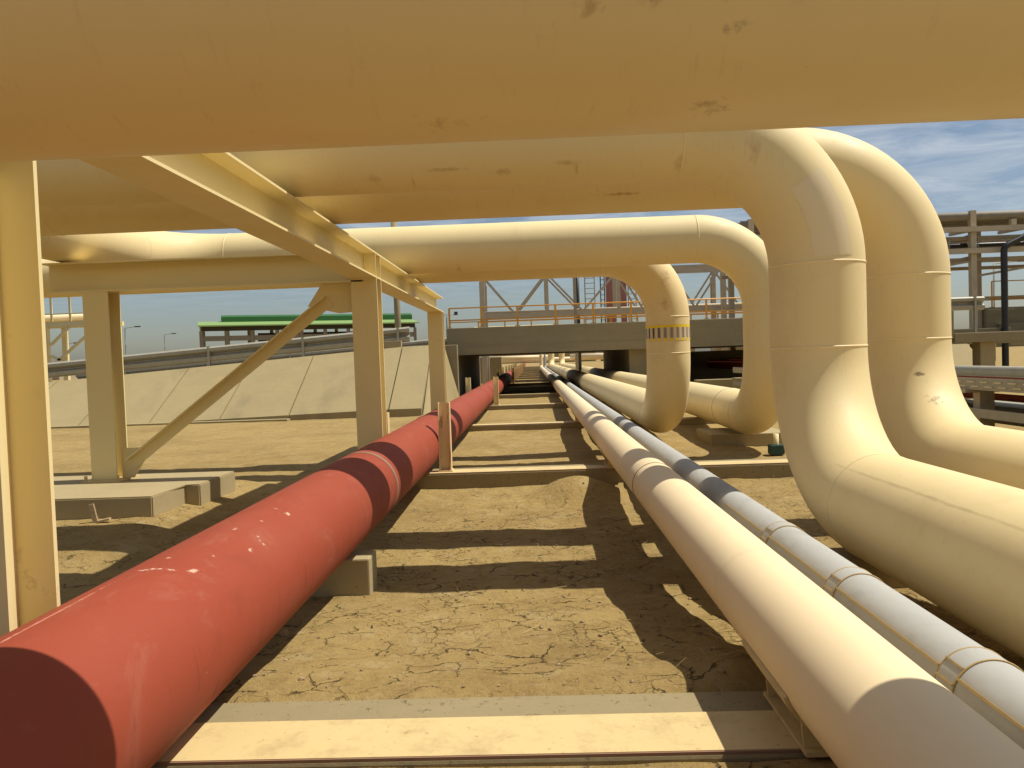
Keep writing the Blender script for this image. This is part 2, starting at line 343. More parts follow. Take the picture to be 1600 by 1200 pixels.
# ------------------------------------------------------------------ ground
def prof(y, tab):
    for (a, p), (b, q_) in zip(tab, tab[1:]):
        if y <= b:
            t = max(0, min(1, (y-a)/(b-a))); t = t*t*(3-2*t); return p+(q_-p)*t
    return tab[-1][1]
TAB = [(-5, .16), (2.2, .185), (2.8, .2), (3.6, .09), (4.8, 0), (6.5, 0), (7.6, .03), (8.0, .06), (8.5, .12), (9.5, .06), (11, .05), (13.6, .08), (14.3, .14), (15.5, .1), (17, .08), (20, .13), (21, .13), (26, .1)]
def gz(x, y):
    f = 1 if -1.6 < x < 4 else max(0, 1-(abs(x-1.2)-2.8)/1.6)
    z = prof(y, TAB)*f
    z += (noise.noise((x*.7, y*.7, 3))*.035 + noise.noise((x*2.3, y*2.3, 7))*.014 + noise.noise((x*6, y*6, 1))*.008 + noise.noise((x*13, y*13, 2))*.004)*(1 if y < 60 else 0)
    d = math.hypot((x-.42)/.62, (y-7.72)/.5)                       # soil heaped against the second sleeper
    if d < 1: z += .2*(1-d*d)**2*(1 if y < 8.1 else .3)
    if x < -2.6:
        d = math.hypot(max(0, -6.2-x, x+3.6)/.9, max(0, 6.5-y, y-8.6)/1.1)
        if d < 1: z += .15*(1-d*d)**2
    d = math.hypot((x-.75)/.3, (y-3.1)/.5)
    if d < 1: z += .06*(1-d*d)**2
    if 2.29 < y < 2.76 and -2.2 < x < 4.5: z = min(z, .19)
    elif 1.5 < y <= 2.29 and -2.2 < x < 4.5: z = .224 + noise.noise((x*3, y*3, 5))*.012
    return z
def axis(lo, hi, step, far, g=1.22):
    a = []; x = lo
    while x <= hi+1e-6: a.append(x); x += step
    s = step; x = a[-1]
    while x < far: s *= g; x += s; a.append(x)
    s = step; x = a[0]; pre = []
    while x > -far: s *= g; x -= s; pre.append(x)
    return pre[::-1]+a
gx = axis(-5, 4.6, .055, 2500); gy = axis(1.6, 12.5, .055, 2500)
b = bmesh.new(); rows = []
for y in gy: rows.append([b.verts.new((x, y, gz(x, y) if (abs(x) < 60 and abs(y) < 90) else 0)) for x in gx])
for A, B in zip(rows, rows[1:]):
    for i in range(len(gx)-1):
        f = b.faces.new((A[i], A[i+1], B[i+1], B[i])); f.smooth = True
me = bpy.data.meshes.new('ground'); b.to_mesh(me); b.free(); me.materials.append(m_soil.m)
g = bpy.data.objects.new('ground', me); COL.objects.link(g); tag(g, 'cracked dry tan earth of the pipe yard', 'ground', kind='structure')

# ------------------------------------------------------------------ the pipes
XA, XB, RB = 1.93, 3.04, .305
# red line on the left
RX, RZ, RR = -1.322, H-.937, .273
root = thing('red_pipeline', 'long matt red pipe running straight away on the left, scuffed with white flecks', 'pipe', (RX, 2.4, .23))
cuts = [-2, 5.75, 9.55, 18, 30, 42, 54, 66, 78, 90, 102, 118]
for a, c in zip(cuts, cuts[1:]):
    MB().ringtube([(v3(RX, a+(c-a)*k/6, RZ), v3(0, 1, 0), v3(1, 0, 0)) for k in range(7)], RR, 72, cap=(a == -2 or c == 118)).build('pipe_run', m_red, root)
MB().ringtube([(v3(RX, y, RZ), v3(0, 1, 0), v3(1, 0, 0)) for y in (5.715, 5.785)], RR+.002, 72).build('weld_band', m_band, root)
for y in (9.55, 18): MB().torus((RX, y, RZ), (0, 1, 0), RR, .006, 72, 6, 2).build('weld_bead', m_red, root)

# smaller cream line on shoes
CX, CZ, CR = .864, H-.955, .165
SLEEP = [2.42+5.93*k for k in range(20)]
root = thing('cream_pipeline', 'straight cream pipe of middle size, right of the bare earth strip', 'pipe', (CX, 2.4, .23))
cuts = [-2, 3.05, 5.6, 17, 29, 41, 53, 65, 77.6]
for a, c in zip(cuts, cuts[1:]):
    MB().ringtube([(v3(CX, a+(c-a)*k/6, CZ), v3(0, 1, 0), v3(1, 0, 0)) for k in range(7)], CR, 64, cap=(a == -2)).build('pipe_run', m_small, root)
MB().torus((CX, 5.6, CZ), (0, 1, 0), CR-.002, .006, 64, 6, 1.4).build('weld_bead', m_band, root)
for y in (3.05, 17, 29): MB().torus((CX, y, CZ), (0, 1, 0), CR-.0012, .0022, 64, 6, 8).build('weld_bead', m_small, root)
def shoe(root, X, Z, R, y, ztop, mat, L=.42):
    zb = ztop+.003; k = MB()
    k.box(X-.1, X+.1, y-L/2, y+L/2, zb, zb+.014)
    k.box(X-.008, X+.008, y-L/2+.01, y+L/2-.01, zb+.014, Z-R-.006)
    for yy in (y-L/2+.03, y+L/2-.042): k.prism([(-.095, zb+.014), (.095, zb+.014), (R*.62, Z-R*.86), (-R*.62, Z-R*.86)], (X, yy, 0), (X, yy+.012, 0), (1, 0, 0), (0, 0, 1))
    o_ = k.build('pipe_shoe', mat, root)
    s_ = MB(); N = 18; r0, r1 = R+.001, R+.013; vs = []
    for yy in (y-L/2-.02, y+L/2+.02):
        vs.append([[s_.b.verts.new((X+math.cos(t)*r_, yy, Z+math.sin(t)*r_)) for t in [-PI/2-1.25+2.5*i/N for i in range(N+1)]] for r_ in (r0, r1)])
    for i in range(N):
        s_.b.faces.new((vs[0][1][i], vs[0][1][i+1], vs[1][1][i+1], vs[1][1][i])); s_.b.faces.new((vs[0][0][i], vs[1][0][i], vs[1][0][i+1], vs[0][0][i+1]))
        s_.b.faces.new((vs[0][0][i], vs[0][0][i+1], vs[0][1][i+1], vs[0][1][i])); s_.b.faces.new((vs[1][0][i], vs[1][1][i], vs[1][1][i+1], vs[1][0][i+1]))
    for i in (0, N): s_.b.faces.new((vs[0][0][i], vs[0][1][i], vs[1][1][i], vs[1][0][i]))
    s_.build('saddle_plate', mat, o_)
for y in SLEEP[:12]: shoe(root, CX, CZ, CR, y+.03, .238, m_plate)
pipe(root, [(CX, 77.6, CZ), (CX, 78.2, CZ), (CX, 78.2, 3.6), (-5, 78.2, 3.6)], .3, CR, m_small, False, 24)

# grey clad line
GX, GZ, GR = 1.254, H-1.0, .112
root = thing('grey_clad_pipeline', 'thin pale grey clad pipe with yellowed seam lines, between the two cream pipes', 'pipe', (GX, 2.4, .23))
js = [-2.1+.86*k for k in range(48)]
for a, c in zip(js, js[1:]+[77]):
    if c-a > 2:
        MB().ringtube([(v3(GX, a+(c-a)*k/8, GZ), v3(0, 1, 0), v3(1, 0, 0)) for k in range(9)], GR, 40).build('cladding_sleeve', m_clad, root); continue
    dr = .0008*math.sin(a*7.3)
    MB().ringtube([(v3(GX, a+(c+.0-a)*k/3, GZ), v3(0, 1, 0), v3(1, 0, 0)) for k in range(4)], GR+dr, 56).build('cladding_sleeve', m_clad, root)
    if a < 4.6:
        bnd = MB().ringtube([(v3(GX, a+t, GZ), v3(0, 1, 0), v3(1, 0, 0)) for t in (-.045, .045)], GR+.003, 56).build('joint_band', m_clad, root)
        e = MB()
        for t in (-.046, .046): e.torus((GX, a+t, GZ), (0, 1, 0), GR+.0025, .003, 48, 6, 1.2)
        e.build('sealant_ring', m_seam, bnd)
        th = math.radians(147); n_ = v3(math.cos(th), 0, math.sin(th)); t_ = v3(-n_.z, 0, n_.x); k = MB()
        pc = v3(GX, 0, GZ)+n_*(GR+.003)
        k.prism([(-.004, -.004), (.004, -.004), (.004, .0035), (-.004, .0035)], pc+v3(0, a+.05, 0), pc+v3(0, c-.05, 0), t_, n_); k.build('seam_strip', m_seam, root)
        k = MB()
        for off in (-.022, .03):
            pk = v3(GX, 0, GZ)+Matrix.Rotation(off/GR, 3, 'Y')@n_*(GR+.0062)
            k.prism([(-.003, -.003), (.003, -.003), (.003, .002), (-.003, .002)], pk+v3(0, a-.045, 0), pk+v3(0, a+.045, 0), t_, n_)
        k.build('seam_clip', m_seam, bnd)
for y in SLEEP[:6]:
    MB().box(GX-.06, GX+.06, y-.12, y+.14, .243, .255).box(GX-.007, GX+.007, y-.1, y+.12, .255, GZ-GR+.004).build('pipe_shoe', m_plate, root)
pipe(root, [(GX, 77, GZ), (GX, 77.7, GZ), (GX, 77.7, 3.2), (-4.2, 77.7, 3.2)], .3, GR, m_clad, False, 24)

# two large expansion loops, one nested in the other
zc = 2.91; zf = 2.87
ra = thing('inner_expansion_loop', 'large cream pipe loop nearest the earth strip, with printed tape round its far upright', 'pipe loop', (XA, 5.25, .23), 'large cream expansion loops')
pipe(ra, [(XA, -3, .533), (XA, 5.25, .533), (XA, 5.25, zc), (-7.6, 5.25, zc), (-7.6, 10.97, zf), (XA, 10.97, zf), (XA, 10.97, .533), (XA, 79, .533), (XA, 79, 4.2), (-6, 79, 4.2)], .915, RB, m_loop, True, 72)
tp = MB().ringtube([(v3(XA, 10.97, H+.29+t), v3(0, 0, 1), v3(1, 0, 0)) for t in (-.11, .11)], RB+.0025, 72).build('marker_tape', m_tape, ra, (XA, 10.97, H+.29))
for v_, rad in ((.012, .3),): pass
rb = thing('outer_expansion_loop', 'large cream pipe loop set further right, its near upright standing behind the front upright', 'pipe loop', (XB, 6.3, .23), 'large cream expansion loops')
SKIP = rb
pipe(rb, [(XB, -3, .572), (XB, 6.3, .572), (XB, 6.3, 2.905), (-4.8, 6.3, 2.905), (-4.8, 10.0, 2.9), (XB, 10.0, 2.9), (XB, 10.0, .572), (XB, 80, .572), (XB, 80, 4.6), (-6, 80, 4.6)], .915, RB, m_loop, True, 72)
MB().torus((XB, 11.9, .572), (0, 1, 0), RB-.001, .005, 72, 6, 3).build('weld_ring', m_zinc, rb)
# touched-up paint on the bend of the near upright: a skin on the elbow's own curve
k = MB(); c0 = v3(XA-.915, 5.25, zc-.915); rows = []
for i in range(13):
    t = math.radians(2+33*i/12); d = v3(math.cos(t), 0, math.sin(t)); row = []
    for j in range(11):
        ph = math.radians(-112+46*j/10 + 2.5*noise.noise((i*.8, j*.9, 0))); row.append(k.b.verts.new(c0 + d*.915 + (d*math.cos(ph)+v3(0, 1, 0)*math.sin(ph))*(RB+.0015)))
    rows.append(row)
for A, B in zip(rows, rows[1:]):
    for j in range(10): k.b.faces.new((A[j], A[j+1], B[j+1], B[j])).smooth = True
k.build('paint_patch', m_patch, ra)
# drain stub under the far lower bend of the outer loop
k = MB().bar((XB+.12, 10.15, .08), (XB+.12, 10.15, .34), .035, 12); dr = k.build('drain_stub', m_steel, rb)
MB().box(XB+.03, XB+.21, 10.07, 10.23, .07, .2, .015).build('valve', m_valve, dr)

# pipe crossing close overhead
ro = thing('overhead_pipe', 'great cream pipe crossing overhead closest to the viewer, marked with a grey smudge', 'pipe', (0, 1.6, 0))
OY, OZ = 1.6, H+.768
pipe(ro, [(5.6, -6, .55), (5.6, OY, .55), (5.6, OY, OZ), (-6.4, OY, OZ), (-6.4, -6, OZ)], .6, RB, m_over, True, 96)

# ------------------------------------------------------------------ sleepers, stub posts
ORD = ['nearest steel capped ground sleeper, crossing the bottom of the view', 'second ground sleeper, soil heaped against it and a rust streaked stub on it', 'third ground sleeper, a thin bright strip beyond the heaped soil', 'fourth ground sleeper, stub posts either side of the red pipe on it',
       'fifth ground sleeper, at the front edge of the bridge shadow']
W_ = ['first', 'second', 'third', 'fourth', 'fifth', 'sixth', 'seventh', 'eighth', 'ninth', 'tenth', 'eleventh', 'twelfth', 'thirteenth', 'fourteenth', 'fifteenth']
sleep0 = thing('pipe_sleeper', ORD[0], 'pipe sleeper', (1, 2.42, 0), 'ground sleepers under the pipes')
MB().box(-1.75, 3.75, 2.29, 2.73, -.3, .228, .012).build('concrete_beam', m_concs, sleep0)
cap = MB().box(-1.68, 3.7, 2.30, 2.55, .214, .238).build('steel_cap', m_plate, sleep0)
MB().box(-1.68, 3.7, 2.294, 2.3, .216, .236).build('rusty_edge', m_band, cap)
for k, y in enumerate(SLEEP[1:], 1):
    c = copy_tree(sleep0); c.location = (1, y, 0)
    c['label'] = ORD[k] if k < 5 else 'ground sleeper in the far row past the bridge, %s beyond its shadow' % W_[k-5]
def stub(x, y, z1, label, mat, grp):
    t = thing('stub_post', label, 'post', (x, y, .238), grp)
    MB().ibeam((x, y, .24), (x, y, z1), .12, .13, .012, .009, (0, 1, 0), (1, 0, 0)).build('steel_section', mat, t)
    MB().box(x-.08, x+.08, y-.075, y+.075, .239, .251).build('foot_plate', mat, t); return t
GS = 'stub posts guiding the red pipe'
stub(-.99, SLEEP[1]+.04, .99, 'rust streaked cream stub post right of the red pipe on the second sleeper', m_rust, GS)
stub(-1.67, SLEEP[1]+.04, .9, 'cream stub post hidden left of the red pipe on the second sleeper', m_steel, GS)
for k in (3, 6, 7, 8, 9, 10, 11, 12, 13):
    for sx, nm in ((-.99, 'right'), (-1.72, 'left')):
        lab = ('cream stub post %s of the red pipe on the fourth sleeper before the bridge' % nm) if k == 3 else 'far stub post %s of the red pipe, %s pair beyond the bridge' % (nm, W_[k-6])
        stub(sx, SLEEP[k]+.04, .99, lab, m_steel, GS)
def block(name, label, cat, dims, mat=m_conc, bev=.012, group=None):
    x0, x1, y0, y1, z0, z1 = dims
    o = MB().box(*dims, bev).build(name, mat, None, ((x0+x1)/2, (y0+y1)/2, z0)); return tag(o, label, cat, group)
block('concrete_block', 'low concrete support block poking out under the red pipe', 'concrete block', (-1.62, -1.06, 4.72, 4.95, -.1, .228))
block('concrete_block', 'flat concrete pad under the far lower bend of the outer loop', 'concrete block', (2.6, 3.75, 11.4, 12.4, -.1, .22))
block('concrete_block', 'concrete block below the inner loop pipe close on the right', 'concrete block', (1.75, 2.35, 4.45, 4.7, -.1, .226))

# ------------------------------------------------------------------ support frame on the left
fr = thing('support_frame', 'cream steel frame of H columns and beams with a diagonal brace, carrying the loops', 'steel frame', (-1.67, 7.8, .33))
BX, ZT, ZB_ = -1.67, H+1.125, H+.865
def column(x, y, z0, z1):
    c_ = MB().ibeam((x, y, z0), (x, y, z1), .26, .24, .018, .012, (1, 0, 0), (0, 1, 0)).build('column', m_steel, fr)
    bp = MB().box(x-.2, x+.2, y-.2, y+.2, z0-.02, z0).build('base_plate', m_plate, c_)
    for sx in (-1, 1):
        for sy in (-1, 1): MB().bar((x+sx*.165, y+sy*.165, z0+.001), (x+sx*.165, y+sy*.165, z0+.05), .016, 6).build('anchor_bolt', m_plate, c_)
column(BX, 2.28, .17, ZB_); column(BX+.0, 7.83, .33, ZB_); column(BX, 13.45, .17, ZB_); column(-4.42, 7.83, .35, H+.83)
MB().ibeam((BX, -1.5, (ZT+ZB_)/2), (BX, 13.6, (ZT+ZB_)/2), .26, ZT-ZB_, .016, .011, (1, 0, 0), (0, 0, 1)).build('long_beam', m_steel, fr)
MB().ibeam((-4.95, 7.83, H+.985), (BX-.008, 7.83, H+.985), .24, .305, .016, .011, (0, 1, 0), (0, 0, 1)).build('cross_beam', m_steel, fr)
for y in (7.715, 7.945, 2.17, 2.39):
    MB().box(BX+.008, BX+.128, y-.006, y+.006, ZB_+.017, ZT-.017).build('stiffener', m_steel, fr)
bd = (v3(-2.05, 0, H+.66)-v3(-4.17, 0, .5)).normalized(); bn = v3(-bd.z, 0, bd.x)
MB().prism([(-.06, -.055), (-.05, -.055), (-.05, .045), (.05, .045), (.05, .055), (-.06, .055)], v3(-4.17, 7.76, .5), v3(-2.05, 7.76, H+.66), v3(0, -1, 0), bn).build('diagonal_brace', m_steel, fr)
MB().prism([(-4.289, .351), (-4.17, .351), (-4.03, .56), (-4.09, .66), (-4.289, .66)], (0, 7.82, 0), (0, 7.84, 0), (1, 0, 0), (0, 0, 1)).build('gusset_plate', m_steel, fr)
MB().prism([(-1.802, H+.54), (-1.96, H+.53), (-2.28, H+.61), (-2.13, H+.829), (-1.802, H+.829)], (0, 7.82, 0), (0, 7.84, 0), (1, 0, 0), (0, 0, 1)).build('gusset_plate', m_steel, fr)
k = MB(); k.prism([(-5.6, 6.72), (-3.43, 6.72), (-3.43, 7.36), (-3.28, 7.36), (-3.28, 8.25), (-5.6, 8.25)], (0, 0, -.2), (0, 0, .33), (1, 0, 0), (0, 1, 0))
bmesh.ops.bevel(k.b, geom=k.b.edges[:], offset=.012, segments=2, affect='EDGES')
tag(k.build('concrete_footing', m_conc, None, (-4.42, 7.6, 0)), 'stepped concrete footing under the braced left column', 'footing', 'concrete footings')
for y, h, lab in ((7.83, .31, 'small concrete footing behind the red pipe under the brace topped column'), (13.45, .15, 'small concrete footing under the farthest frame column'), (2.28, .15, 'small concrete footing under the closest frame column')):
    block('concrete_footing', lab, 'footing', (BX-.27, BX+.27, y-.27, y+.27, -.2, h), group='concrete footings')

# ------------------------------------------------------------------ embankment, guardrail, road
def crest(x): return 1.94 + (x+3.7)*(1.94-1.235)/(14.8-3.7) if x < -3.7 else 1.94
def toe(x): return max(0, min(.2, .2+(x+4)*.025))
em = thing('sloped_embankment', 'sunlit concrete paved slope in slanting panels rising to the bridge', 'embankment', (-10, 20.5, 0))
jx = [-3.02, -3.93, -6.65, -8.55, -10.5, -12.5, -14.6, -16.7, -19, -21.2, -23.5]
k = MB(); pr = []
for x in [-60]+jx[::-1][:-1]+[-3.03]:
    c_, t_ = crest(max(x, -24)), toe(x)
    pr.append([k.b.verts.new(p) for p in ((x, 20.72, -.4), (x, 20.72, t_-.06), (x, 23.3, c_-.07), (x, 37.5, c_-.07), (x, 37.5, -.4))])
for A, B in zip(pr, pr[1:]):
    for i in range(5): k.b.faces.new((A[i], A[(i+1) % 5], B[(i+1) % 5], B[i]))
k.b.faces.new(pr[0]); k.b.faces.new(pr[-1][::-1]); k.build('core', m_dark, em)
for a, c in zip(jx, jx[1:]):
    x1, x0 = a-.018, c+.018; k = MB(); vv = []
    for x in (x0, x1):
        t_, c_ = toe(x), crest(x)
        vv.append([k.b.verts.new(p) for p in ((x, 20.6, t_-.3), (x, 20.6, t_), (x, 23.2, c_), (x, 23.75, c_+.02), (x, 23.75, c_-.06), (x, 23.25, c_-.1), (x, 20.68, t_-.3))])
    for i in range(7): k.b.faces.new((vv[0][i], vv[0][(i+1) % 7], vv[1][(i+1) % 7], vv[1][i]))
    k.b.faces.new(vv[0]); k.b.faces.new(vv[1][::-1]); k.build('paving_panel', m_slab, em)
k = MB(); ap = [k.b.verts.new((-3.02+.03*math.sin(a_), 23.2-.05*math.cos(a_), 1.938)) for a_ in [PI/2*i/10 for i in range(11)]]
bt = [k.b.verts.new((-3.02+.55*math.sin(a_), 23.2-2.6*math.cos(a_), -.1)) for a_ in [PI/2*i/10 for i in range(11)]]
for i in range(10): k.b.faces.new((ap[i], ap[i+1], bt[i+1], bt[i])).smooth = True
e1 = [k.b.verts.new(p) for p in ((-2.99, 26.25, 1.938), (-2.47, 26.25, -.1))]; k.b.faces.new((ap[10], e1[0], e1[1], bt[10]))
k.build('rounded_end', m_slab, em)
block('toe_kerb', 'low concrete kerb along the foot of the paved slope', 'kerb', (-24, -6.6, 20.3, 20.58, -.2, .05), m_slab)
# ramp road
k = MB(); vv = [[k.b.verts.new((x, y, crest(x)-.03)) for y in (23.8, 37.4)] for x in (-22, -14.8, -3.7, -3.26)]
for A, B in zip(vv, vv[1:]): k.b.faces.new((A[0], B[0], B[1], A[1]))
tag(k.build('ramp_road', m_road), 'dusty ramp road behind the guardrail', 'road', kind='structure')
WP = [(.0, -.235), (.03, -.23), (.10, -.19), (.11, -.08), (.02, -.03), (-.03, -.015), (-.03, .02), (.02, .045), (.11, .09), (.11, .18), (.04, .225), (0, .235)]
WP = [(-x, z) for x, z in WP]
def guard(name, label, x0, x1, y, zf, step, post_h, mat=m_zinc, prof_=WP):
    t = thing(name, label, 'guardrail', ((x0+x1)/2, y, zf((x0+x1)/2)-post_h), 'galvanised guardrails')
    k = MB(); r = []
    for x in (x0, x1): r.append([k.b.verts.new((x, y+a*1.0, zf(x)+z)) for a, z in prof_]+[k.b.verts.new((x, y+a+.012, zf(x)+z)) for a, z in prof_[::-1]])
    n = len(r[0])
    for i in range(n): k.b.faces.new((r[0][i], r[0][(i+1) % n], r[1][(i+1) % n], r[1][i]))
    k.b.faces.new(r[0][::-1]); k.b.faces.new(r[1]); k.build('rail', mat, t)
    x = x1-.35
    while x > x0:
        MB().ibeam((x, y-.1, zf(x)-post_h), (x, y-.1, zf(x)+.24), .07, .1, .008, .008, (1, 0, 0), (0, 1, 0)).build('rail_post', mat, t); x -= step
guard('guardrail', 'grey corrugated guardrail along the top of the paved slope', -24, -3.75, 23.62, lambda x: crest(x)+.38, 2.95, .62)
guard('guardrail', 'second grey guardrail on the far side of the ramp road', -22, -3.2, 36.5, lambda x: crest(x)+.45, 4, .6)
block('kerb_block', 'short concrete block on the crest below the guardrail end', 'concrete block', (-4.5, -3.98, 23.3, 23.5, 1.85, 2.12), m_conc)

# ------------------------------------------------------------------ bridge
DB, DT = H+.2, H+1.13
br = thing('road_bridge', 'grey concrete road bridge spanning the pipes, dark underneath', 'bridge', (5, 32, 0))
MB().box(-3.0, 14.6, 27.0, 27.35, DB, DT+.03, .02).build('parapet', m_conc2, br)
MB().box(-2.99, 14.59, 26.985, 26.999, DB+.003, DB+.3).build('lower_band', m_conc2, br)
MB().box(-3.0, 14.6, 37.65, 38, DB, DT+.03, .02).build('parapet', m_conc2, br)
MB().box(-3.2, 14.6, 27.36, 37.64, DB+.02, DB+.5).build('deck', m_conc2, br)
MB().box(14.62, 24, 27.0, 29.4, H+.03, H+.36, .02).build('edge_slab', m_conc2, br)
MB().box(14.62, 32, 33.2, 37.9, H-.05, H+.3, .02).build('edge_slab', m_conc2, br)
MB().box(-3.19, -2.62, 26.6, 38.3, -.3, DB-.0+.015).build('abutment', m_conc2, br)
MB().box(-3.24, -2.57, 26.3, 26.58, -.3, H+.56, .02).build('wing_wall', m_conc2, br)
MB().box(3.45, 5.1, 27.5, 37.5, -.3, DB+.015).build('pier', m_conc2, br)
MB().box(15.6, 16.1, 27.2, 27.7, -.3, H+.025).build('pier', m_conc, br)
MB().box(17.6, 18.4, 33.4, 37.6, -.3, H-.055).build('pier', m_conc2, br)
MB().box(5.12, 15.58, 36.0, 36.4, -.3, 1.5).build('darkening_wall', m_conc2, br)  # wall added to close the right bay and keep it dark
rv = MB().prism([(30.2, .5), (31.6, 1.42), (31.6, -.3), (30.2, -.3)], (14.8, 0, 0), (17.6, 0, 0), (0, 1, 0), (0, 0, 1)); tag(rv.build('concrete_slope', m_slab, None, (16, 30.8, 0)), 'pale concrete slope under the right end of the bridge', 'embankment')
def handrail(label, xs, y, z0, hgt, mid):
    t = thing('handrail', label, 'handrail', (xs[0], y, z0), 'orange bridge handrails')
    for x in xs:
        p_ = MB().box(x-.035, x+.035, y-.008, y+.008, z0+.006, z0+hgt).build('rail_post', m_orange, t)
        MB().box(x-.09, x+.09, y-.06, y+.06, z0, z0+.02).build('foot_plate', m_conc, p_)
    for z in (hgt, mid): MB().bar((xs[0], y-.02, z0+z), (xs[-1], y-.02, z0+z), .024, 8).build('rail', m_orange, t)
    MB().bar((xs[0], y-.0, z0+mid-.07), (xs[-1], y, z0+mid-.07), .018, 8).build('rail', m_orange, t)
handrail('orange tubular handrail along the front edge of the bridge', [-2.89, -1.75, -.48, .86, 2.19, 3.52, 4.83, 6.15, 7.46, 8.8, 10.1, 11.4], 27.18, DT+.032, .70, .27)
handrail('orange tubular handrail along the back edge of the bridge', [-2.6+1.3*i for i in range(13)], 37.8, DT+.032, .70, .27)
handrail('orange handrail on the concrete wall at the far right', [21.2, 23.1, 25, 26.9], 36.0, H+1.6, 1.2, .42)
fl = thing('floodlight', 'pair of small dark floodlights at the left end of the bridge handrail', 'floodlight', (-2.95, 27.1, DT+.032))
MB().bar((-3.0, 27.28, DT+.035), (-3.0, 27.28, DT+.52), .02, 8).bar((-3.16, 27.28, DT+.52), (-2.66, 27.28, DT+.52), .014, 8).build('bracket', m_zinc, fl)
for x in (-3.18, -2.66): MB().box(x-.06, x+.06, 27.2, 27.34, DT+.5, DT+.62, .015).build('lamp_head', m_lens, fl)
block('barrier_wall', 'low grey concrete wall under the orange handrail at far right', 'wall', (20.8, 30, 35.8, 36.3, H+.303, H+1.6), m_conc2, .12)
k = MB().box(21.3, 30, 35.2, 35.75, H+.303, H+.85, .03); tag(k.build('barrier_wall', m_conc2, None, (22, 35.5, H+.3)), 'stepped concrete footing in front of the low grey wall at far right', 'wall')
k = MB().box(14.7, 20.5, 33.5, 34, H+.303, H+.62, .03); tag(k.build('kerb_block', m_conc2, None, (17, 33.7, H+.36)), 'concrete kerb on the slab at the right end of the bridge', 'kerb')
guard('guardrail', 'short guardrail end on the slab right of the large uprights', 12.0, 15.95, 27.6, lambda x: H+1.4, 2.2, 1.03, m_zinc)
block('slope_crown', 'dusty verge on the slab behind the short guardrail', 'verge', (14.7, 19, 27.5, 29.3, H+.362, H+.38), m_slab, 0)

# ------------------------------------------------------------------ trusses, rack and towers behind the bridge
tr = thing('pipe_truss', 'beige steel lattice truss carrying pipes behind the bridge', 'truss', (4, 43, 0))
TX = [-2.68, .91, 4.9, 7.6, 10.64, 13.7]; zb, zt = H+2.45, H+4.75
for yy, big_ in ((43, 1), (45, 0)):
    for z in (zb, zt): MB().box(TX[0]-.1, TX[-1], yy-.09, yy+.09, z-.12, z+.12).build('chord', m_truss, tr)
    for i, x in enumerate(TX):
        MB().box(x-.1, x+.1, yy-.08, yy+.08, zb+.122, zt-.122).build('upright', m_truss, tr)
    for a, c in zip(TX, TX[1:]):
        mm = (a+c)/2
        MB().bar((a+.12, yy, zt-.16), (mm-.05, yy, zb+.14), .07, 4).build('diagonal', m_truss, tr); MB().bar((c-.12, yy, zt-.16), (mm+.05, yy, zb+.14), .07, 4).build('diagonal', m_truss, tr)
for x in (-2.68, 10.64):
    for yy in (42.8, 45.2): MB().box(x-.14, x+.14, yy-.1, yy+.1, -.2, zb+1.9 if yy > 0 else 0).build('leg', m_truss, tr)
for yy, z in ((43.6, zb+.2), (44.3, zb+.22)):
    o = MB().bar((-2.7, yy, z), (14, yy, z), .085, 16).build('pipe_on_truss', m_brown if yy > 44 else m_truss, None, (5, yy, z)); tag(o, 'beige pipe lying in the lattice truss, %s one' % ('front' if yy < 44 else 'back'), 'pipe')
rk = thing('pipe_rack', 'tall two tier steel pipe rack at the right behind the loops', 'pipe rack', (20, 34, 0))
for x in (9.7, 14.5, 19.22, 24, 28.8):
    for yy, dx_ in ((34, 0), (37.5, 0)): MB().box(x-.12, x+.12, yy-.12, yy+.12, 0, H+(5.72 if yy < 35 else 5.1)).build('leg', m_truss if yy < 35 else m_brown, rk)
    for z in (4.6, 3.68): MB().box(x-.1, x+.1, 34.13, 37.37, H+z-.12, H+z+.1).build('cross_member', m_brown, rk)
for yy in (33.8, 37.7):
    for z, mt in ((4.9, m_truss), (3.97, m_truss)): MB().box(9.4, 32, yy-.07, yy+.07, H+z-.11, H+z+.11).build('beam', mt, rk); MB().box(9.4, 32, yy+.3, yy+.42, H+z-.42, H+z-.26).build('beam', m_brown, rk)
for yy in (34.05,):
    MB().bar((9.4, yy, H+4.55), (32, yy, H+4.55), .018, 6).build('guard_rail', m_zinc, rk)
    for i in range(14): MB().box(12+1.25*i-.02, 12+1.25*i+.02, yy-.02, yy+.02, H+4.09, H+4.55).build('rail_post', m_zinc, rk)
for i in range(9): MB().bar((10.6+2.3*i, 34, H+5.0), (10.9+2.3*i, 37.4, H+5.2), .1, 4).build('cross_member', m_brown, rk)
for x in (17.3, 20.95): MB().box(x-.11, x+.11, 33.9, 34.1, H+5.012, H+5.3).build('pipe_support', m_truss, rk)
MB().box(9.4, 32, 38.2, 38.35, H+2.05, H+2.25).build('beam', m_truss, rk)
for a, c in ((14.5, 19.22), (19.22, 24)):
    MB().bar((a+.15, 34, H+2.9), (c-.1, 34, H+3.55), .07, 4).build('diagonal', m_brown, rk)
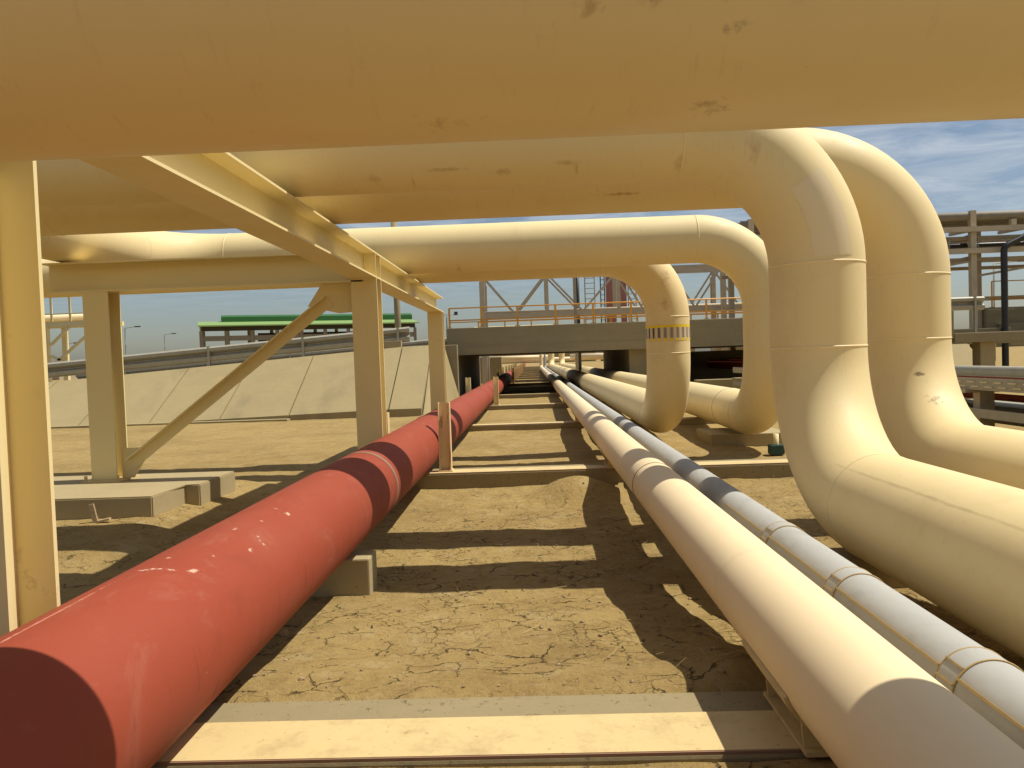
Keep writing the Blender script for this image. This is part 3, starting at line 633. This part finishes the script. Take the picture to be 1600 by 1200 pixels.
for i, (yy, z, r, mt) in enumerate(((34.1, 5.5, .19, m_dust), (34.7, 5.5, .21, m_dust), (35.4, 5.5, .21, m_dust), (36.2, 5.5, .2, m_dust), (34.5, 4.3, .1, m_black), (35.6, 4.3, .14, m_dust), (36.5, 4.3, .14, m_dust))):
    lab = ['front dusty brown pipe on the top tier of the tall rack', 'grey pipe second from the front on the top tier of the tall rack', 'brown pipe third on the top tier of the tall rack', 'rearmost grey pipe on the top tier of the tall rack', 'thin black pipe on the lower tier of the tall rack', 'brown pipe behind the black one on the lower rack tier', 'rearmost grey pipe on the lower tier of the tall rack'][i]
    tag(MB().bar((9.3, yy, H+z), (32, yy, H+z), r, 14).build('rack_pipe', mt, None, (20, yy, H+z)), lab, 'pipe', 'pipes on the tall rack')
k = thing('black_riser', 'dark vertical pipe rising to the tall rack at right, bent at its top', 'pipe', (20.05, 34.5, 0))
pipe(k, [(20.2, 33.4, 0), (20.2, 33.4, H+4.05), (21.6, 33.4, H+4.7)], .3, .13, m_black, False, 14)
MB().box(20.45, 20.75, 36, 36.25, 0, H+5.2).build('leg', m_brown, rk)

def ladder(label, x, y, z0, z1, wd, mat):
    t = thing('ladder', label, 'ladder', (x, y, z0), 'ladders on the towers')
    for sx in (-1, 1): MB().bar((x+sx*wd/2, y, z0), (x+sx*wd/2, y, z1), .035, 6).build('stile', mat, t)
    z = z0+.3; k = MB()
    while z < z1: k.bar((x-wd/2, y, z), (x+wd/2, y, z), .022, 5); z += .32
    k.build('rungs', mat, t)
for x, r, lab in ((5.2, .3, 'wider dusky red tower behind the truss'), (6.02, .16, 'narrow dusky red tower right of the wider one')):
    t = thing('tower', lab, 'tower', (x, 50, 0), 'dusky red towers')
    MB().box(x-r, x+r, 49.7, 50.3, 0, H+6.6).build('shaft', m_col, t); MB().box(x-r-.1, x+r+.1, 49.6, 50.4, H+6.602, H+6.75).build('cap', m_col, t)
tag(MB().bar((2.7, 44, 0), (2.7, 44, H+5.6), .1, 10).build('black_mast', m_black, None, (2.7, 44, 0)), 'thin black upright in front of the truss', 'mast')
tag(MB().box(2.35, 2.52, 42.2, 42.35, 0, H+5.4).build('beige_mast', m_brown, None, (2.4, 42.3, 0)), 'brownish mast left of the thin black upright', 'mast')
ladder('steel ladder right of the thin black upright', 3.7, 48, H+2, H+6.4, .6, m_zinc); ladder('dark ladder on the left side of the wider red tower', 4.62, 49.4, H+2, H+6.2, .25, m_black); ladder('ladder right of the narrow red tower', 6.5, 49.4, H+2, H+6.4, .5, m_zinc)
# low tray rack running away on the right
ty = thing('tray_rack', 'low rack of posts right of the large loops', 'cable rack', (6.2, 10.7, 0))
for y in (7.6, 10.75, 13.9, 17.05, 20.2):
    MB().box(6.1, 6.3, y-.08, y+.08, -.2, H-.68).build('leg', m_truss, ty); MB().box(5.9, 7.9, y-.09, y+.09, H-.678, H-.62).build('cross_member', m_truss, ty); MB().box(7.6, 7.8, y-.08, y+.08, -.2, H-.68).build('leg', m_truss, ty)
def longpipe(x, z, r, mat, lab, y0=5.5, y1=23): tag(MB().bar((x, y0, z), (x, y1, z), r, 20).build('tray_pipe', mat, None, (x, (y0+y1)/2, z)), lab, 'pipe', 'pipes in the low rack')
longpipe(6.35, H-.40, .075, m_zinc, 'thick grey pipe on the low rack, uppermost of its run'); longpipe(6.75, H-.5, .09, m_red, 'reddish pipe behind the grey one on the low rack'); longpipe(7.2, H-.48, .1, m_zinc, 'outer grey pipe on the low rack')
longpipe(6.6, H-.78, .05, m_red, 'thin red pipe running below the low rack'); longpipe(6.9, .36, .13, m_zinc, 'dull grey pipe near the ground under the low rack')
t = thing('cable_tray', 'perforated grey cable tray along the front of the low rack', 'cable tray', (6.0, 14, H-.62))
k = MB(); k.box(5.94, 5.955, 5.5, 23, H-.63, H-.47); k.build('side_plate', m_zinc, t)
k = MB()
for i in range(58): k.box(5.925, 5.939, 5.6+.3*i, 5.6+.3*i+.16, H-.59, H-.575); k.box(5.925, 5.939, 5.7+.3*i, 5.7+.3*i+.16, H-.53, H-.515)
k.build('slots', m_patch, t)
MB().box(5.955, 7.85, 5.5, 23, H-.617, H-.607).build('shading_tray_floor', m_zinc, t)  # floor widened so the ground below lies in shade
t = thing('cable_tray', 'lower plain cable tray beneath the perforated one', 'cable tray', (6.0, 14, .5)); MB().box(5.94, 5.955, 5.5, 23, .44, .56).build('side_plate', m_zinc, t); MB().box(5.955, 7.85, 5.5, 23, .44, .452).build('shading_tray_floor', m_zinc, t)  # lower floor made just as wide, to darken the earth beneath
for i, (x, y) in enumerate(((6.0, 25), (7.0, 24), (8.2, 25.6))):
    block('concrete_block', ['low concrete block by the bridge pier behind the loop uprights', 'long pale concrete block before the dark bridge opening at right', 'concrete block at the right of the dark bridge opening'][i], 'concrete block', (x-.7, x+.9, y, y+.5, -.1, .55+.06*i), m_slab)
for i, (x, z, l) in enumerate(((8.3, .9, 'red pipe passing under the right bay of the bridge'), (9.3, .95, 'second red pipe under the right bay of the bridge, farther right'))):
    tag(MB().bar((x, 24, z), (x, 75, z), .2, 18).build('red_pipe', m_red, None, (x, 50, z)), l, 'pipe')

# ------------------------------------------------------------------ far things
t = thing('green_roofed_shed', 'long open shed with a two level green roof beyond the guardrail', 'shed', (-36, 127, 0))
a, c = v3(-51.6, 119, 0), v3(-20, 132, 0); dv = (c-a).normalized(); nv = v3(-dv.y, dv.x, 0)
def P2(s_, d_, z): return a + dv*s_ + nv*d_ + v3(0, 0, z)
L = (c-a).length
MB().prism([(-1, 8.15), (5, 9.05), (5, 9.25), (-1, 8.35)], a-dv*.5, c+dv*.5, nv, (0, 0, 1)).build('lower_roof', m_lime, t)
MB().prism([(4, 9.0), (4, 9.9), (5, 10.25), (9, 10.25), (10, 9.9), (10, 9.0)], a+dv*3, c+dv*.5, nv, (0, 0, 1)).build('ridge_roof', m_green, t)
MB().prism([(9, 9.05), (15, 8.15), (15, 8.35), (9, 9.25)], a-dv*.5, c+dv*.5, nv, (0, 0, 1)).build('lower_roof', m_lime, t)
MB().prism([(.02, 5.9), (.3, 5.9), (.3, 6.7), (.02, 6.7)], a, c, nv, (0, 0, 1)).build('girder', m_dust, t)
MB().prism([(0, 7.5), (.3, 7.5), (.3, 8.2), (0, 8.2)], a, c, nv, (0, 0, 1)).build('eaves_shade_panel', m_dark, t)  # near-black strip standing in for the shade under the roof
MB().prism([(13.5, 2), (13.7, 2), (13.7, 7.6), (13.5, 7.6)], a+dv*9, c, nv, (0, 0, 1)).build('darkening_wall', m_dark, t)  # near-black sheet added as the shaded inside of the open shed
for i in range(10):
    for d_ in (0.1, 14):
        p = P2(L*i/9, d_, 0); MB().box(p.x-.25, p.x+.25, p.y-.25, p.y+.25, 0, 7.49 if d_ < 1 else 8.1).build('column', m_dust, t)
def lamp_post(x, y, h, arm, label):
    t = thing('street_lamp', label, 'street lamp', (x, y, 0), 'distant street lamps')
    MB().bar((x, y, 0), (x, y, h), .06, 8).build('pole', m_zinc, t); MB().bar((x, y, h), (x+arm, y, h+.15), .05, 6).build('arm', m_zinc, t)
    MB().box(x+arm, x+arm+.7, y-.12, y+.12, h+.08, h+.22, .03).build('lamp_head', m_lens, t)
lamp_post(-48.2, 90, H+5.25, 1.2, 'distant single arm street lamp just right of the braced left column'); lamp_post(-58, 120, H+5.75, 1.2, 'second distant street lamp, further right and smaller'); lamp_post(35.5, 60, H+6.0, 1.8, 'distant street lamp behind the tall rack at the far right'); lamp_post(-61.5, 100, H+4.0, 1.0, 'distant street lamp left of the braced column')
tag(MB().bar((-5.22, 30, 0), (-5.22, 30, H+5.6), .125, 14).build('concrete_pole', m_conc2, None, (-5.22, 30, 0)), 'grey concrete pole behind the guardrail near the bridge', 'pole')
t = thing('pipe_gantry', 'cream pipe gantry with a railing seen between the left columns', 'gantry', (-30, 40, 0))
MB().box(-45, -22.3, 39.9, 40.1, H+2.55, H+2.8).build('beam', m_steel, t); MB().box(-45, -22.3, 41.4, 41.6, H+2.55, H+2.8).build('beam', m_steel, t)
for x in (-25.6, -31, -37):
    for yy in (39.95, 41.55): MB().box(x-.12, x+.12, yy-.12, yy+.12, 0, H+2.54).build('leg', m_steel, t)
for a_, c_ in (((-25.4, H+1.6), (-24.4, H+2.5)), ((-25.5, H+.4), (-23.0, H+2.4)), ((-25.4, H+1.0), (-23.6, H+.2))): MB().bar((a_[0], 40, a_[1]), (c_[0], 40, c_[1]), .09, 4).build('brace', m_steel, t)
for z in (3.0, 3.9, 4.55): MB().bar((-45, 39.9, H+z+.2), (-22.4, 39.9, H+z+.2), .035, 6).build('guard_rail', m_steel, t)
for i in range(16): MB().box(-23.3-1.0*i, -23.2-1.0*i, 39.88, 39.95, H+2.8, H+4.75).build('rail_post', m_steel, t)
tag(MB().bar((-45, 40.3, H+3.02), (-22.3, 40.3, H+3.02), .2, 16).build('gantry_pipe', m_small, None, (-30, 40.3, H+3)), 'sunlit cream pipe lying on the left gantry', 'pipe')
# things under and past the bridge
block('concrete_wall', 'pale concrete wall seen under the bridge beyond its left abutment', 'wall', (-3.4, -1.9, 47, 47.5, -.1, 1.6), m_slab)
tag(MB().bar((-2.75, 44.5, 0), (-2.75, 44.5, 2.2), .12, 10).build('white_post', m_patch, None, (-2.75, 44.5, 0)), 'pale post under the bridge beside the pale wall', 'post')
for i, (y, z, x0, x1, r) in enumerate(((74, 1.45, 3.6, 12, .28), (110, 1.6, -7, 2.2, .3), (118, 1.2, -9, 12, .3))):
    t = thing('far_cross_pipe', ['bright cream pipe crossing far away at right under the bridge', 'bright cream pipe crossing far away above the red pipe', 'farthest cream pipe closing the row of sleepers'][i], 'pipe', (x0, y, 0), 'far crossing pipes')
    MB().bar((x0, y, z), (x1, y, z), r, 16).build('pipe_run', m_small, t)
    for x in (x0+.6, x1-.6): MB().box(x-.12, x+.12, y-.12, y+.12, 0, z-r).build('leg', m_steel, t)
# low sheds and tanks on the horizon
for i in range(16):
    x = -140+i*19+random.uniform(-5, 5); y = 230+random.uniform(-30, 60); w2, hh = random.uniform(4, 10), random.uniform(2.2, 4.6)
    b_ = thing('far_building', 'low pale building on the horizon, %s from the left' % (W_+['last'])[i], 'building', (x, y, 0), 'low buildings on the horizon')
    MB().box(x-w2, x+w2, y, y+8, 0, hh).build('wall', random.choice((m_conc, m_slab, m_brown)), b_); MB().box(x-w2-.4, x+w2+.4, y-.4, y+8.4, hh, hh+.4).build('roof', m_zinc, b_)

# ------------------------------------------------------------------ small stuff on the ground
k = MB()
def straw(x, y, n, spread):
    for i in range(n):
        px, py = x+random.gauss(0, spread), y+random.gauss(0, spread); a_ = random.uniform(0, PI*2); l = random.uniform(.04, .2); z = gz(px, py)
        p0 = v3(px, py, z+.004); p1 = p0+v3(math.cos(a_)*l*.5, math.sin(a_)*l*.5, random.uniform(.002, .03)); p2 = p0+v3(math.cos(a_+.3)*l, math.sin(a_+.3)*l, random.uniform(0, .02))
        k.bar(p0, p1, .0016, 3, cap=False); k.bar(p1, p2, .0013, 3, cap=False)
for x, y, n, s_ in ((.78, 3.0, 36, .2), (.6, 3.6, 36, .3), (1.6, 4.2, 160, .25), (1.6, 3.2, 120, .2), (1.75, 6.0, 160, .4), (2.3, 7.2, 120, .5), (2.2, 8.9, 160, .5), (.5, 5.6, 60, .4), (-.3, 5.5, 60, .7), (-3.6, 6.3, 60, .4), (2.0, 5.0, 120, .3)): straw(x, y, n, s_)
tag(k.build('dry_straw', m_straw), 'dry straw scattered on the earth by the pipes', 'straw', kind='stuff')
k = MB()
for i in range(1500):
    x, y = random.uniform(-4.8, 3.2), 2.6+abs(random.gauss(0, 3.2))
    if y > 12: continue
    r = random.choice((.004, .006, .008, .012)) * random.uniform(.7, 1.3)
    if random.random() < .03: r *= 2.2
    mt_ = Matrix.Translation((x, y, gz(x, y)+r*.3)) @ Matrix.Rotation(random.uniform(0, 6), 4, 'Z') @ Matrix.Diagonal((1, random.uniform(.6, 1), random.uniform(.45, .8), 1))
    s_ = bmesh.ops.create_icosphere(k.b, subdivisions=1, radius=r, matrix=mt_)
    for v in s_['verts']: v.co += Vector((random.gauss(0, .12), random.gauss(0, .12), random.gauss(0, .12)))*r
tag(k.build('pebbles', m_stone), 'small pebbles and soil crumbs on the earth', 'pebbles', kind='stuff')
k = MB(); k.box(-.02, .02, -.012, .012, 0, .17); k.box(.02, .12, -.03, .03, 0, .018)
o = k.build('timber_offcut', m_wood); o.location = (-3.85, 6.55, gz(-3.85, 6.55)-.005); o.rotation_euler = (0, -.18, .2); tag(o, 'small timber offcut leaning against the stepped footing', 'timber')
k = MB(); k.box(-.09, .09, -.035, .035, 0, .05, .006)
o = k.build('timber_offcut', m_wood); o.location = (2.02, 3.85, .03); o.rotation_euler = (0, 0, .5); tag(o, 'yellowish timber offcut on the soil under the inner loop pipe', 'timber')
